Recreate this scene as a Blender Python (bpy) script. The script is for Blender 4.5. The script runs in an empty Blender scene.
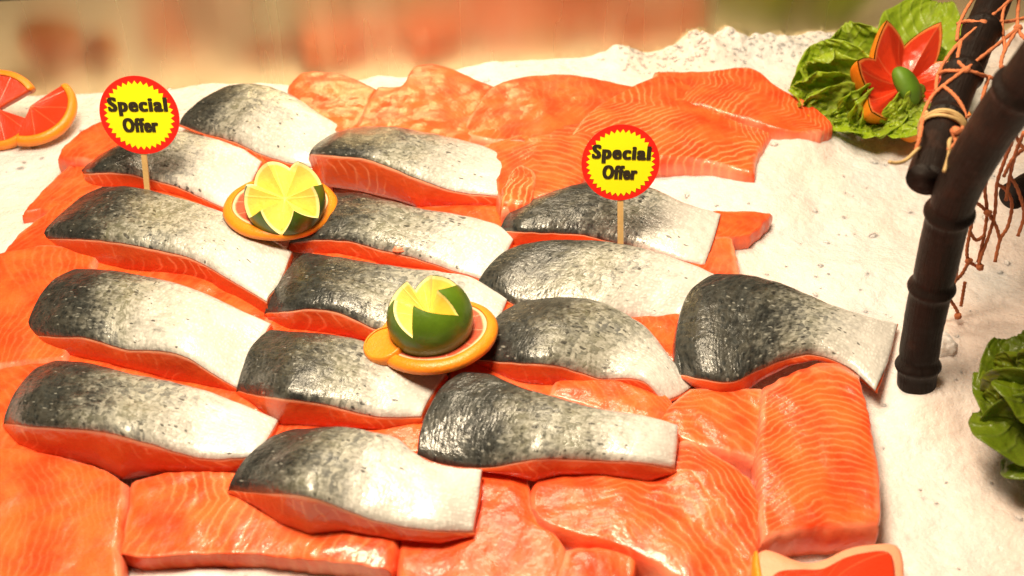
import bpy, bmesh, math, random
import numpy as np
from mathutils import Vector, Matrix, noise
random.seed(7)
S = bpy.context.scene
COL = S.collection
PI = math.pi

# ------------------------------------------------------------------ camera
PITCH = math.radians(40); FPX = 1000.0; D0 = 0.95
H = D0*math.sin(PITCH)
CAM = Vector((0, -D0*math.cos(PITCH), H))
FW = Vector((0, math.cos(PITCH), -math.sin(PITCH)))
UP = Vector((0, math.sin(PITCH), math.cos(PITCH)))
cd = bpy.data.cameras.new("camera"); cam = bpy.data.objects.new("camera", cd); COL.objects.link(cam)
cam.location = CAM; cam.rotation_euler = (PI/2-PITCH, 0, 0)
cd.sensor_width = 36; cd.lens = FPX/1024*36; cd.clip_start = .02; cd.clip_end = 50
cd.dof.use_dof = True; cd.dof.focus_distance = .92; cd.dof.aperture_fstop = 5.6
S.camera = cam

def ray(px, py):
    return Vector(((px-512)/FPX, 0, 0)) + UP*((288-py)/FPX) + FW
def at_z(px, py, z):
    d = ray(px, py); return CAM + d*((z-CAM.z)/d.z)
def at_y(px, py, y):
    d = ray(px, py); return CAM + d*((y-CAM.y)/d.y)
def at_t(px, py, t):
    return CAM + ray(px, py)*t
def z_for(P, py):            # height above P's footprint that projects to row py
    k = (288-py)/FPX; dy = P.y-CAM.y; c, s = math.cos(PITCH), math.sin(PITCH)
    return CAM.z + dy*(k*c-s)/(c+k*s)

# ------------------------------------------------------------------ object helpers
def mesh_obj(name, verts, faces, mat, parent=None, uvs=None, smooth=True, origin=None):
    me = bpy.data.meshes.new(name)
    o = Vector(origin) if origin is not None else Vector((0, 0, 0))
    me.from_pydata([tuple(Vector(v)-o) for v in verts], [], faces)
    mats = mat if isinstance(mat, (list, tuple)) else [mat]
    for m in mats: me.materials.append(m)
    if uvs:
        for lname, lst in uvs.items():
            l = me.uv_layers.new(name=lname)
            li = np.zeros(len(me.loops), dtype=np.int32); me.loops.foreach_get('vertex_index', li)
            arr = np.array(lst, dtype=np.float32)[li]
            l.data.foreach_set('uv', arr.ravel())
    if smooth:
        me.polygons.foreach_set('use_smooth', [True]*len(me.polygons))
    me.update()
    ob = bpy.data.objects.new(name, me); COL.objects.link(ob)
    if parent is not None: ob.parent = parent
    elif origin is not None: ob.location = o
    return ob
def fix_normals(ob):
    bm = bmesh.new(); bm.from_mesh(ob.data); bmesh.ops.recalc_face_normals(bm, faces=bm.faces); bm.to_mesh(ob.data); bm.free()
def tag(o, label, cat, group=None, kind=None):
    o['label'] = label; o['category'] = cat
    if group: o['group'] = group
    if kind: o['kind'] = kind
    return o
def thing(name, loc, label, cat, group=None):
    o = bpy.data.objects.new(name, None); COL.objects.link(o); o.location = loc; o.empty_display_size = .02
    return tag(o, label, cat, group)

# ------------------------------------------------------------------ node helpers
def mat_new(name):
    m = bpy.data.materials.new(name); m.use_nodes = True
    nt = m.node_tree; nt.nodes.clear()
    out = nt.nodes.new('ShaderNodeOutputMaterial'); b = nt.nodes.new('ShaderNodeBsdfPrincipled')
    nt.links.new(b.outputs[0], out.inputs[0])
    return m, nt, b
class N:
    def __init__(s, nt): s.nt = nt
    def add(s, t, **kw):
        n = s.nt.nodes.new(t)
        for k, v in kw.items(): setattr(n, k, v)
        return n
    def put(s, sock, v):
        if hasattr(v, 'is_linked') or isinstance(v, bpy.types.NodeSocket): s.nt.links.new(v, sock)
        else: sock.default_value = v
    def math(s, op, a, b=0.0, c=0.0, clamp=False):
        n = s.add('ShaderNodeMath', operation=op, use_clamp=clamp)
        s.put(n.inputs[0], a); s.put(n.inputs[1], b); s.put(n.inputs[2], c); return n.outputs[0]
    def mapr(s, v, a, b, c=0.0, d=1.0, smooth=True):
        n = s.add('ShaderNodeMapRange', interpolation_type='SMOOTHSTEP' if smooth else 'LINEAR')
        for i, x in enumerate((v, a, b, c, d)): s.put(n.inputs[i], x)
        return n.outputs[0]
    def mix(s, f, a, b, mode='MIX'):
        n = s.add('ShaderNodeMix', data_type='RGBA', blend_type=mode)
        s.put(n.inputs[0], f); s.put(n.inputs[6], a); s.put(n.inputs[7], b); return n.outputs[2]
    def noise(s, vec, scale, detail=3, rough=.55, dist=0.0):
        n = s.add('ShaderNodeTexNoise'); s.put(n.inputs['Scale'], scale); s.put(n.inputs['Detail'], detail)
        s.put(n.inputs['Roughness'], rough); s.put(n.inputs['Distortion'], dist)
        if vec is not None: s.put(n.inputs['Vector'], vec)
        return n.outputs[0]
    def vor(s, vec, scale, feat='F1', rnd=1.0, out='Distance'):
        n = s.add('ShaderNodeTexVoronoi', feature=feat); s.put(n.inputs['Scale'], scale); s.put(n.inputs['Randomness'], rnd)
        if vec is not None: s.put(n.inputs['Vector'], vec)
        return n.outputs[out]
    def uv(s, name):
        return s.add('ShaderNodeUVMap', uv_map=name).outputs[0]
    def obj(s): return s.add('ShaderNodeTexCoord').outputs['Object']
    def rnd(s): return s.add('ShaderNodeObjectInfo').outputs['Random']
    def sep(s, v):
        n = s.add('ShaderNodeSeparateXYZ'); s.put(n.inputs[0], v); return n.outputs
    def comb(s, x, y, z=0.0):
        n = s.add('ShaderNodeCombineXYZ')
        for i, v in enumerate((x, y, z)): s.put(n.inputs[i], v)
        return n.outputs[0]
    def vmul(s, v, k):
        n = s.add('ShaderNodeVectorMath', operation='MULTIPLY'); s.put(n.inputs[0], v); n.inputs[1].default_value = k; return n.outputs[0]
    def vadd(s, v, k):
        n = s.add('ShaderNodeVectorMath', operation='ADD'); s.put(n.inputs[0], v); s.put(n.inputs[1], k); return n.outputs[0]
    def bump(s, h, strength=.5, dist=.001, prev=None):
        n = s.add('ShaderNodeBump'); s.put(n.inputs['Strength'], strength); s.put(n.inputs['Distance'], dist); s.put(n.inputs['Height'], h)
        if prev is not None: s.put(n.inputs['Normal'], prev)
        return n.outputs[0]
def C(r, g, b): return (r, g, b, 1)
def setp(b, nt, **kw):
    names = dict(base='Base Color', rough='Roughness', metal='Metallic', spec='Specular IOR Level', sss='Subsurface Weight', coat='Coat Weight',
                 coat_rough='Coat Roughness', normal='Normal', trans='Transmission Weight', aniso='Anisotropic', tangent='Tangent', ior='IOR', coat_normal='Coat Normal', sheen='Sheen Weight')
    for k, v in kw.items():
        if k == 'radius': b.inputs['Subsurface Radius'].default_value = v; continue
        if k == 'sscale': b.inputs['Subsurface Scale'].default_value = v; continue
        s = b.inputs[names[k]]
        if isinstance(v, bpy.types.NodeSocket): nt.links.new(v, s)
        else: s.default_value = v

# ------------------------------------------------------------------ materials
def mat_skin():
    m, nt, b = mat_new('salmon_skin'); n = N(nt)
    f = n.uv('fish'); q = n.uv('metric'); r = n.rnd()
    off = n.comb(n.math('MULTIPLY', r, 7.3), n.math('MULTIPLY', r, 3.1), 0)
    q = n.vadd(q, off)
    u = n.sep(f)[0]
    wv = n.add('ShaderNodeTexNoise'); n.put(wv.inputs['Scale'], 60); n.put(wv.inputs['Vector'], q)
    wv = n.vmul(n.vadd(wv.outputs[1], (-.5, -.5, -.5)), (.012, .009, 0))
    qw = n.vadd(q, wv)
    big = n.noise(q, 20, 4, .65)
    mid = n.noise(n.vmul(q, (1, 1.5, 1)), 75, 3, .6)
    fine = n.noise(n.vmul(q, (1, 1.6, 1)), 210, 3, .65)
    sub = lambda v, k: n.math('MULTIPLY', n.math('SUBTRACT', v, .5), k)
    uu = n.math('ADD', n.math('ADD', u, sub(big, .46)), n.math('ADD', sub(fine, .20), sub(mid, .26)))
    sc = n.vmul(qw, (1, .66, 1))
    scale_d = n.vor(sc, 300, 'F1', .55)
    scale_c = n.sep(n.vor(sc, 300, 'F1', .55, 'Color'))[0]
    green = n.mapr(big, .35, .65)
    dark = n.mix(n.math('MULTIPLY', scale_c, fine), C(.010, .012, .013), C(.060, .066, .064))
    grey = n.mix(n.mapr(n.math('ADD', sub(scale_c, .6), fine), .2, .85), n.mix(green, C(.135, .14, .14), C(.175, .175, .125)), C(.40, .395, .35))
    pale = n.mix(n.noise(q, 40, 4, .65), C(.54, .52, .50), C(.80, .78, .76))
    c1 = n.mix(n.mapr(uu, .16, .46), dark, grey)
    c2 = n.mix(n.mapr(uu, .52, .92), c1, pale)
    # dark specks, drop shaped along the body, thinning towards the belly
    def specks(scale, lo, hi, k0, k1, smin, svar):
        wob = n.vmul(qw, (1, 1.7, 1))
        d = n.vor(wob, scale, 'F1', 1.0); c = n.sep(n.vor(wob, scale, 'F1', 1.0, 'Color'))
        size = n.math('ADD', smin, n.math('MULTIPLY', c[1], svar))
        keep = n.math('GREATER_THAN', c[0], n.mapr(n.math('ADD', u, sub(big, .4)), lo, hi, k0, k1, False))
        return n.math('MULTIPLY', n.mapr(n.math('ADD', d, sub(fine, .3)), n.math('MULTIPLY', size, .7), size, 1, 0), keep)
    sp = n.math('MAXIMUM', specks(115, .30, .95, .50, 1.0, .16, .24), specks(200, .2, .85, .55, 1.0, .16, .26))
    c3 = n.mix(n.math('MULTIPLY', sp, .82), c2, C(.016, .017, .018))
    # silver flecks on the dark back: glints painted into the skin colour
    fq = n.vmul(qw, (1, 2.0, 1))
    fl = n.vor(fq, 190, 'F1', 1.0); flc = n.sep(n.vor(fq, 190, 'F1', 1.0, 'Color'))[2]
    fk = n.math('MULTIPLY', n.mapr(n.math('ADD', fl, sub(fine, .3)), .16, .36, 1, 0), n.math('GREATER_THAN', flc, n.mapr(n.math('ADD', u, sub(mid, .6)), .0, .45, .985, .80, False)))
    fk = n.math('MULTIPLY', fk, n.mapr(u, .62, .85, 1, 0))
    c4 = n.mix(n.math('MULTIPLY', fk, .42), c3, C(.50, .50, .46))
    rows = n.math('MULTIPLY', n.mapr(scale_d, .22, .55, 0, .62), n.mapr(big, .38, .58, .2, 1))
    c5 = n.mix(rows, c4, n.mix(.45, c4, C(.10, .09, .07)))
    h = n.math('ADD', n.math('MULTIPLY', scale_d, -.7), n.math('MULTIPLY', fine, 1.3))
    nb = n.bump(h, n.mapr(u, .4, 1, .42, .26), .0011)
    nb = n.bump(mid, .35, .002, nb)
    nb = n.bump(n.noise(q, 38, 3), .4, .004, nb)
    setp(b, nt, base=c5, rough=n.mapr(fine, .3, .7, .26, .44), spec=.5, coat=.5, coat_rough=.12, normal=nb, coat_normal=nb,
         metal=n.mapr(u, .2, .75, .08, .0))
    return m
def mat_flesh():
    m, nt, b = mat_new('salmon_flesh'); n = N(nt)
    q = n.uv('metric'); r = n.rnd()
    s = n.sep(q); P = n.obj()
    off = n.math('MULTIPLY', r, 11.0)
    Pq = n.vadd(P, n.comb(off, off, 0))
    wob = n.noise(Pq, 13, 4, .55)
    t = s[1]
    chev = n.math('MULTIPLY', n.math('ABSOLUTE', n.math('ADD', t, n.math('MULTIPLY', n.math('SUBTRACT', r, .5), .03))), n.math('ADD', .28, n.math('MULTIPLY', r, .4)))
    ph = n.math('ADD', n.math('ADD', s[0], chev), n.math('ADD', n.math('MULTIPLY', wob, .040), n.math('MULTIPLY', n.noise(Pq, 75, 3, .6), .0045)))
    w = n.math('SINE', n.math('DIVIDE', n.math('MULTIPLY', ph, 2*PI), n.math('ADD', .0068, n.math('MULTIPLY', n.math('FRACT', n.math('MULTIPLY', r, 3.37)), .0036))))
    line = n.math('POWER', n.math('MULTIPLY', n.math('ADD', w, 1.0), .5), n.math('ADD', 1.6, n.math('MULTIPLY', n.noise(Pq, 24, 2), 6.0)))
    lines = n.math('MULTIPLY', n.add('ShaderNodeObjectInfo').outputs['Object Index'], .1)
    patch = n.math('MULTIPLY', n.mapr(n.noise(Pq, 14, 3), .34, .60, .05, 1.0), lines)
    v = n.noise(Pq, 30, 5, .6)
    base = n.mix(n.mapr(v, .3, .7), C(.71, .050, .009), C(.85, .125, .025))
    film = n.mapr(n.noise(Pq, 9, 4, .6), .54, .78, 0, .38)
    base = n.mix(film, base, C(.86, .25, .13))
    col = n.mix(n.math('MULTIPLY', n.math('MULTIPLY', line, patch), .62), base, C(.90, .38, .17))
    rim = n.sep(n.uv('rim'))[0]
    rimk = n.math('MULTIPLY', n.mapr(n.math('ADD', rim, n.math('MULTIPLY', n.math('SUBTRACT', n.noise(Pq, 40, 4, .6), .5), .012)), .0, .007, 1, 0), n.mapr(n.noise(Pq, 12, 2), .40, .58, .1, .85))
    col = n.mix(n.math('MULTIPLY', rimk, .6), col, C(.84, .42, .28))
    blood = n.math('MULTIPLY', n.mapr(n.noise(Pq, 42, 3), .66, .74, 0, .35), 1.0)
    col = n.mix(blood, col, C(.55, .03, .01))
    fine = n.noise(Pq, 260, 3, .6)
    h = n.math('ADD', n.math('MULTIPLY', n.math('MULTIPLY', line, patch), -.5), n.math('MULTIPLY', fine, .55))
    nb = n.bump(h, .35, .0012)
    nb = n.bump(n.noise(Pq, 55, 3, .6), .42, .0035, nb)
    setp(b, nt, base=col, rough=.36, spec=.38, sss=.22, radius=(1.0, .3, .12), sscale=.006, coat=.32, coat_rough=.12, normal=nb, coat_normal=nb)
    return m
def mat_cut():
    m, nt, b = mat_new('cut_flesh'); n = N(nt)
    q = n.uv('metric'); s = n.sep(q); P = n.obj(); r = n.rnd()
    off = n.math('MULTIPLY', r, 11.0); Pq = n.vadd(P, n.comb(off, off, 0))
    wob = n.noise(Pq, 22, 2, .5)
    ph = n.math('ADD', n.math('ADD', s[0], n.math('MULTIPLY', n.math('POWER', n.math('ABSOLUTE', n.math('SUBTRACT', s[1], .55)), 1.5), .03)), n.math('MULTIPLY', wob, .045))
    w = n.math('POWER', n.math('MULTIPLY', n.math('ADD', n.math('SINE', n.math('MULTIPLY', ph, 2*PI/.012)), 1), .5), 9)
    patch = n.mapr(n.noise(Pq, 20, 2), .45, .65, 0, 1)
    base = n.mix(n.noise(Pq, 34, 5, .6), C(.52, .060, .012), C(.66, .105, .026))
    col = n.mix(n.math('MULTIPLY', n.math('MULTIPLY', w, patch), .5), base, C(.88, .36, .18))
    rim = n.mapr(n.math('ADD', s[1], n.math('MULTIPLY', n.math('SUBTRACT', wob, .5), .08)), .0, .10, .75, 0)
    col = n.mix(rim, col, C(.80, .42, .28))
    nb = n.bump(n.noise(Pq, 230, 3, .6), .3, .001)
    nb = n.bump(n.noise(Pq, 60, 3, .6), .55, .0035, nb)
    setp(b, nt, base=col, rough=.30, spec=.45, sss=.22, radius=(1.0, .3, .12), sscale=.006, coat=.3, coat_rough=.10, normal=nb, coat_normal=nb)
    return m
def mat_ice():
    m, nt, b = mat_new('crushed_ice'); n = N(nt)
    P = n.obj()
    c = n.sep(n.vor(P, 150, 'F1', 1, 'Color'))[0]; d = n.vor(P, 150, 'F1', 1)
    col = n.mix(n.noise(P, 30, 5, .65), C(.62, .62, .65), C(.80, .79, .81))
    col = n.mix(n.mapr(c, .65, .95, 0, .4), col, C(.50, .51, .54))
    tint = n.mapr(n.noise(P, 7, 3, .5), .36, .66, .15, .70)
    col = n.mix(tint, col, C(.80, .62, .56))      # pinkish meltwater, plus the light's pink cast painted into the ice colour
    h = n.math('ADD', n.math('MULTIPLY', c, .5), n.math('SUBTRACT', n.noise(P, 210, 4, .7), n.math('MULTIPLY', d, .4)))
    nb = n.bump(h, .55, .0022)
    nb = n.bump(n.noise(P, 38, 5, .7), .65, .008, nb)
    setp(b, nt, base=col, rough=n.mapr(c, 0, 1, .18, .6), spec=.4, sss=.7, radius=(1, .9, .8), sscale=.014, normal=nb)
    return m
def mat_steel():
    m, nt, b = mat_new('brushed_steel'); n = N(nt)
    P = n.obj()
    st = n.noise(n.vmul(P, (4, 1, 260)), 3.0, 3, .6)
    ver = n.noise(n.vmul(P, (11, 1, 1.0)), 1.0, 3, .5)
    col = n.mix(ver, C(.72, .59, .35), C(.84, .74, .49))
    tan = n.comb(0.0, .15, 1.0)      # horizontal brushing: reflections smear up and down
    nb = n.bump(st, .05, .0008)
    nb = n.bump(n.noise(n.vmul(P, (9, 1, .6)), 1.0, 1, .4), .05, .010, nb)
    setp(b, nt, base=col, metal=1.0, rough=n.mapr(ver, .3, .7, .24, .31), normal=nb, aniso=.7, tangent=tan)
    return m
def mat_simple(name, col, rough=.5, var=.15, scale=60, bump=.3, bd=.001, **kw):
    m, nt, b = mat_new(name); n = N(nt); P = n.obj()
    d = tuple(x*(1-var*2) for x in col)
    c = n.mix(n.noise(P, scale, 4, .6), C(*d), C(*[min(1, x*(1+var)) for x in col]))
    setp(b, nt, base=c, rough=rough, normal=n.bump(n.noise(P, scale*4, 3, .6), bump, bd), **kw)
    return m
def mat_bamboo():
    m, nt, b = mat_new('black_bamboo'); n = N(nt)
    P = n.obj(); q = n.sep(n.uv('metric'))
    st = n.noise(n.comb(n.math('MULTIPLY', q[0], 26), n.math('MULTIPLY', q[1], 9)), 4, 4, .6)
    c = n.mix(st, C(.004, .003, .003), C(.016, .008, .006))
    c = n.mix(n.mapr(n.noise(P, 34, 4, .6), .55, .72, 0, .5), c, C(.040, .016, .010))
    nb = n.bump(st, .55, .0018)
    nb = n.bump(n.noise(P, 130, 4, .65), .4, .0015, nb)
    setp(b, nt, base=c, rough=n.mapr(st, .3, .7, .34, .62), spec=.2, normal=nb)
    return m
def mat_pulp(name, inner, membrane, pith, nseg, r_pith):
    # UV: x = radius 0..1, y = angle 0..1
    m, nt, b = mat_new(name); n = N(nt)
    q = n.sep(n.uv('polar')); P = n.obj()
    a = n.math('MULTIPLY', q[1], nseg)
    fr = n.math('ABSOLUTE', n.math('SUBTRACT', n.math('FRACT', a), .5))
    wid = n.math('DIVIDE', .035, n.math('MAXIMUM', q[0], .08))
    mem = n.mapr(fr, n.math('SUBTRACT', .5, wid), .5, 0, 1)
    ves = n.noise(n.comb(n.math('MULTIPLY', q[0], 5), n.math('MULTIPLY', a, 9)), 2.2, 3, .6)
    c = n.mix(ves, C(*[x*.86 for x in inner]), C(*[min(1, x*1.15) for x in inner]))
    c = n.mix(n.math('MULTIPLY', mem, .55), c, C(*membrane))
    c = n.mix(n.mapr(q[0], .03, .10, .8, 0), c, C(*membrane))
    rr = n.math('ADD', q[0], n.math('MULTIPLY', n.math('SUBTRACT', n.noise(P, 90, 2), .5), .05))
    c = n.mix(n.mapr(rr, r_pith-.03, r_pith+.02), c, C(*pith))
    nb = n.bump(n.math('ADD', n.math('MULTIPLY', ves, .6), n.math('MULTIPLY', mem, .5)), .5, .0012)
    setp(b, nt, base=c, rough=.28, spec=.5, sss=.25, radius=(1, .6, .25), sscale=.006, coat=.3, coat_rough=.1, normal=nb)
    return m
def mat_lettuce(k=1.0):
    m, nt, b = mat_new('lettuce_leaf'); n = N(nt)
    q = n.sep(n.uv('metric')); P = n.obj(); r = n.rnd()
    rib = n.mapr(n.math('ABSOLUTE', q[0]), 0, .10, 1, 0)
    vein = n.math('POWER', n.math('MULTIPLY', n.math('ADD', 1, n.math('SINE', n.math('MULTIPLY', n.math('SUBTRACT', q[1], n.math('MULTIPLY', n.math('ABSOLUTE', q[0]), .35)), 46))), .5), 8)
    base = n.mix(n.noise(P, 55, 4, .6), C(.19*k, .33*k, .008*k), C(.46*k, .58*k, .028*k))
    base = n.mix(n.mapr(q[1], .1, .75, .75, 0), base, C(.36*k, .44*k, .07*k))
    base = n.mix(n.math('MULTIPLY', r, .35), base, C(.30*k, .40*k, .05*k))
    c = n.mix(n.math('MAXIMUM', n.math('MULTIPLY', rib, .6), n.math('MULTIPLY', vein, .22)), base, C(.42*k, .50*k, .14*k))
    nb = n.bump(n.math('ADD', n.noise(P, 90, 3, .6), n.math('MULTIPLY', vein, .4)), .6, .003)
    setp(b, nt, base=c, rough=.34, spec=.5, normal=nb, sss=.15, radius=(.5, 1, .2), sscale=.004)
    tr = n.add('ShaderNodeBsdfTranslucent'); nt.links.new(c, tr.inputs[0])
    mx = n.add('ShaderNodeMixShader'); mx.inputs[0].default_value = .40
    out = [x for x in nt.nodes if x.type == 'OUTPUT_MATERIAL'][0]
    nt.links.new(b.outputs[0], mx.inputs[1]); nt.links.new(tr.outputs[0], mx.inputs[2]); nt.links.new(mx.outputs[0], out.inputs[0])
    return m

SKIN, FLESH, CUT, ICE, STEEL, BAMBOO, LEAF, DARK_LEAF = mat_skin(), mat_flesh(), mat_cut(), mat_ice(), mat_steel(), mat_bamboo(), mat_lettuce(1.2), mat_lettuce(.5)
LIME_RIND = mat_simple('lime_rind', (.085, .165, .008), .36, .25, 45, .45, .0010, coat=.12)
ORANGE_RIND = mat_simple('grapefruit_rind', (.88, .26, .014), .36, .14, 110, .55, .0010, sss=.15, sscale=.004)
LIME_PULP = mat_pulp('lime_pulp', (.80, .62, .13), (.86, .78, .28), (.88, .82, .42), 9, .92)
GRAPE_PULP = mat_pulp('grapefruit_pulp', (.60, .095, .050), (.80, .36, .22), (.86, .55, .34), 11, .78)
BLOOD_PULP = mat_pulp('dark_grapefruit_pulp', (.60, .040, .010), (.70, .14, .05), (.82, .24, .06), 10, .93)
WOOD = mat_simple('pale_wood', (.66, .42, .17), .6, .15, 90, .3)
RAFFIA = mat_simple('raffia', (.50, .33, .14), .7, .25, 160, .5, .001)
CORD = mat_simple('orange_cord', (.62, .18, .065), .75, .3, 240, .8, .0015)
RED = mat_simple('sign_red', (.80, .015, .008), .42, .04, 30, .05)
YELLOW = mat_simple('sign_yellow', (.88, .86, .006), .42, .03, 30, .05)
BLACK = mat_simple('sign_black', (.025, .018, .008), .5, .05, 30, .05)

# ------------------------------------------------------------------ curve helpers
def resample(pts, n):
    p = [Vector((a, b)) for a, b in pts]
    if len(p) == 2: p = [p[0], (p[0]*2+p[1])/3, (p[0]+p[1]*2)/3, p[1]]
    ext = [p[0]*2-p[1]] + p + [p[-1]*2-p[-2]]
    dense = []
    for i in range(1, len(ext)-2):
        a, b, c, d = ext[i-1:i+3]
        for k in range(16):
            t = k/16
            dense.append(.5*((2*b)+(c-a)*t+(2*a-5*b+4*c-d)*t*t+(3*b-a-3*c+d)*t**3))
    dense.append(p[-1])
    L = [0]
    for i in range(1, len(dense)): L.append(L[-1]+(dense[i]-dense[i-1]).length)
    out = []; j = 0
    for k in range(n):
        s = L[-1]*k/(n-1)
        while j < len(L)-2 and L[j+1] < s: j += 1
        f = (s-L[j])/max(1e-9, L[j+1]-L[j]); out.append(dense[j].lerp(dense[j+1], min(1, f)))
    return out
def coons(Lp, Bp, Rp, Fp):
    nu, nv = len(Fp), len(Lp); G = []
    for j in range(nv):
        v = j/(nv-1); row = []
        for i in range(nu):
            u = i/(nu-1)
            a = Fp[i]*(1-v)+Bp[i]*v; b = Lp[j]*(1-u)+Rp[j]*u
            c = Fp[0]*(1-u)*(1-v)+Fp[-1]*u*(1-v)+Bp[0]*(1-u)*v+Bp[-1]*u*v
            row.append(a+b-c)
        G.append(row)
    return G
def smooth_list(z, k):
    for _ in range(k):
        z = [z[0]] + [(z[i-1]+2*z[i]+z[i+1])/4 for i in range(1, len(z)-1)] + [z[-1]]
    return z
def interp(x, tab):
    if x <= tab[0][0]: return tab[0][1]
    for (a, b), (c, d) in zip(tab, tab[1:]):
        if x <= c: return b+(d-b)*(x-a)/max(1e-9, c-a)
    return tab[-1][1]
def perim(nu, nv):
    return [(i, 0) for i in range(nu)] + [(nu-1, j) for j in range(1, nv)] + [(i, nv-1) for i in range(nu-2, -1, -1)] + [(0, j) for j in range(nv-2, 0, -1)]

# ------------------------------------------------------------------ skin-side-up fillets
def skin_fillet(label, L, B, R, F, low, dark=.3, pale=.55, zb=.011, zback=(.032, .020), bulge=.006):
    nu, nv = 64, 34
    pl, pb, pr, pf = resample(L, nv), resample(B, nu), resample(R, nv), resample(F, nu)
    bot, zt = [], []
    for p in pf:
        yl = max(interp(p.x, low), p.y+4)
        P = at_z(p.x, yl, zb); bot.append(P); zt.append(z_for(P, p.y))
    zt = smooth_list(zt, 8)
    Fp = [at_z(p.x, p.y, z) for p, z in zip(pf, zt)]
    zB = [zback[0]+(zback[1]-zback[0])*i/(nu-1) + .006*math.sin(PI*i/(nu-1)) for i in range(nu)]
    Bp = [at_z(p.x, p.y, z) for p, z in zip(pb, zB)]
    zl = [zt[0]+(zB[0]-zt[0])*j/(nv-1) + .004*math.sin(PI*j/(nv-1)) for j in range(nv)]
    zr = [zt[-1]+(zB[-1]-zt[-1])*j/(nv-1) for j in range(nv)]
    Lp = [at_z(p.x, p.y, z) for p, z in zip(pl, zl)]; Rp = [at_z(p.x, p.y, z) for p, z in zip(pr, zr)]
    Lp[0], Lp[-1], Rp[0], Rp[-1] = Fp[0], Bp[0], Fp[-1], Bp[-1]
    G = coons(Lp, Bp, Rp, Fp)
    seed = random.uniform(0, 90)
    for j in range(nv):
        v = j/(nv-1)
        for i in range(nu):
            u = i/(nu-1)
            w = (1-(2*u-1)**4)*(1-(2*v-1)**4)
            g = G[j][i].copy(); q = Vector((g.x*28, g.y*28, seed))
            g.z += bulge*w + .0022*noise.noise(q)*min(1, w*2) + .0008*noise.noise(q*3.3)
            # the skin rolls down a little at the cut
            e = min(v, 1-v); g.z -= .0022*max(0, 1-e/.07)**2
            G[j][i] = g
    lu = sum((G[nv//2][i]-G[nv//2][i-1]).length for i in range(1, nu)); lv = sum((G[j][nu//2]-G[j-1][nu//2]).length for j in range(1, nv))
    cen = sum((G[j][i] for j in (0, nv//2, nv-1) for i in (0, nu//2, nu-1)), Vector())/9; base = Vector((cen.x, cen.y, zb))
    root = thing('salmon_fillet', base, label, 'salmon fillet', 'skin side up salmon fillets')
    def fish(u):
        if u < dark: return .32*u/dark
        if u < pale: return .32+.38*(u-dark)/(pale-dark)
        return .70+.30*(u-pale)/(1-pale)
    # --- skin sheet, with a skirt that wraps the dorsal edge
    K = 7; V, fu, mu = [], [], []
    W = nu+K
    for side in (0, 1):
        for j in range(nv):
            v = j/(nv-1)
            out = (Lp[j]-Rp[j]); out.z = 0; out.normalize()
            drop = max(.002, (G[j][0].z-zb)*.8)*(math.sin(PI*min(1, .25+v*.9)) *.5+.5)
            for c in range(W):
                if c < K:
                    a = (K-c)/K*PI/2
                    p = G[j][0]+out*(.0028*math.sin(a))-Vector((0, 0, drop*(1-math.cos(a)))); u = -(K-c)*.01
                    inn = -out*.0012*math.sin(a)+Vector((0, 0, -.0012*math.cos(a)))
                else:
                    u = (c-K)/(nu-1); p = G[j][c-K]; inn = Vector((0, 0, -.0012))
                V.append(p + (inn if side else Vector((0, 0, 0))))
                fu.append((fish(max(0, u)), v)); mu.append((u*lu, v*lv))
    n1 = nv*W; Fc = []
    for j in range(nv-1):
        for c in range(W-1):
            a = j*W+c; Fc.append((a, a+1, a+W+1, a+W)); a += n1; Fc.append((a, a+W, a+W+1, a+1))
    pr_ = perim(W, nv)
    for k in range(len(pr_)):
        (i0, j0), (i1, j1) = pr_[k], pr_[(k+1) % len(pr_)]
        a, b2 = j0*W+i0, j1*W+i1; Fc.append((b2, a, a+n1, b2+n1))
    mesh_obj('skin', V, Fc, SKIN, root, {'fish': fu, 'metric': mu}, origin=base)
    # --- flesh body
    V, mu, Fc = [], [], []
    ins = .0012
    for j in range(nv):
        for i in range(nu):
            V.append(G[j][i]-Vector((0, 0, .0016))); mu.append((i/(nu-1)*lu, 0.0))
    pm = perim(nu, nv); prev = [j*nu+i for i, j in pm]; K = 9
    plen = [0.0]
    for k in range(1, len(pm)): plen.append(plen[-1]+(G[pm[k][1]][pm[k][0]]-G[pm[k-1][1]][pm[k-1][0]]).length)
    cx = Vector((cen.x, cen.y, 0)); rows = []
    for k, (i, j) in enumerate(pm):
        T = G[j][i]-Vector((0, 0, .0016)); u, v = i/(nu-1), j/(nv-1)
        if j == 0: Bt = bot[i].copy()
        elif i == nu-1: Bt = Vector((T.x, T.y, max(zb, T.z-.011))).lerp(bot[-1], max(0, 1-v*4))
        elif i == 0: Bt = Vector((T.x, T.y, zb)) + (cx-Vector((T.x, T.y, 0))).normalized()*.004; Bt = Bt.lerp(bot[0], max(0, 1-v*4))
        else: Bt = Vector((T.x, T.y, zb))
        if j == nv-1 and u > .6: Bt.z = zb+(max(zb, T.z-.011)-zb)*(u-.6)/.4
        rows.append((T, Bt, (Vector((T.x, T.y, 0))-cx).normalized()))
    for s in range(1, K+1):
        f = s/K; cur = []
        for k, (T, Bt, o) in enumerate(rows):
            p = T.lerp(Bt, f); q = Vector((p.x*40, p.y*40, p.z*40+seed))
            p = p + o*(.0024*math.sin(PI*f)*(1 if pm[k][1] == 0 else .4) + .0016*noise.noise(q)*math.sin(PI*min(1, f*1.1)))
            cur.append(len(V)); V.append(p); mu.append((plen[k], f))
        m_ = len(pm)
        for k in range(m_): Fc.append((prev[k], cur[k], cur[(k+1) % m_], prev[(k+1) % m_]))
        prev = cur
    for j in range(nv-1):
        for i in range(nu-1):
            a = j*nu+i; Fc.append((a, a+1, a+nu+1, a+nu))
    Fc.append(tuple(reversed(prev)))
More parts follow.
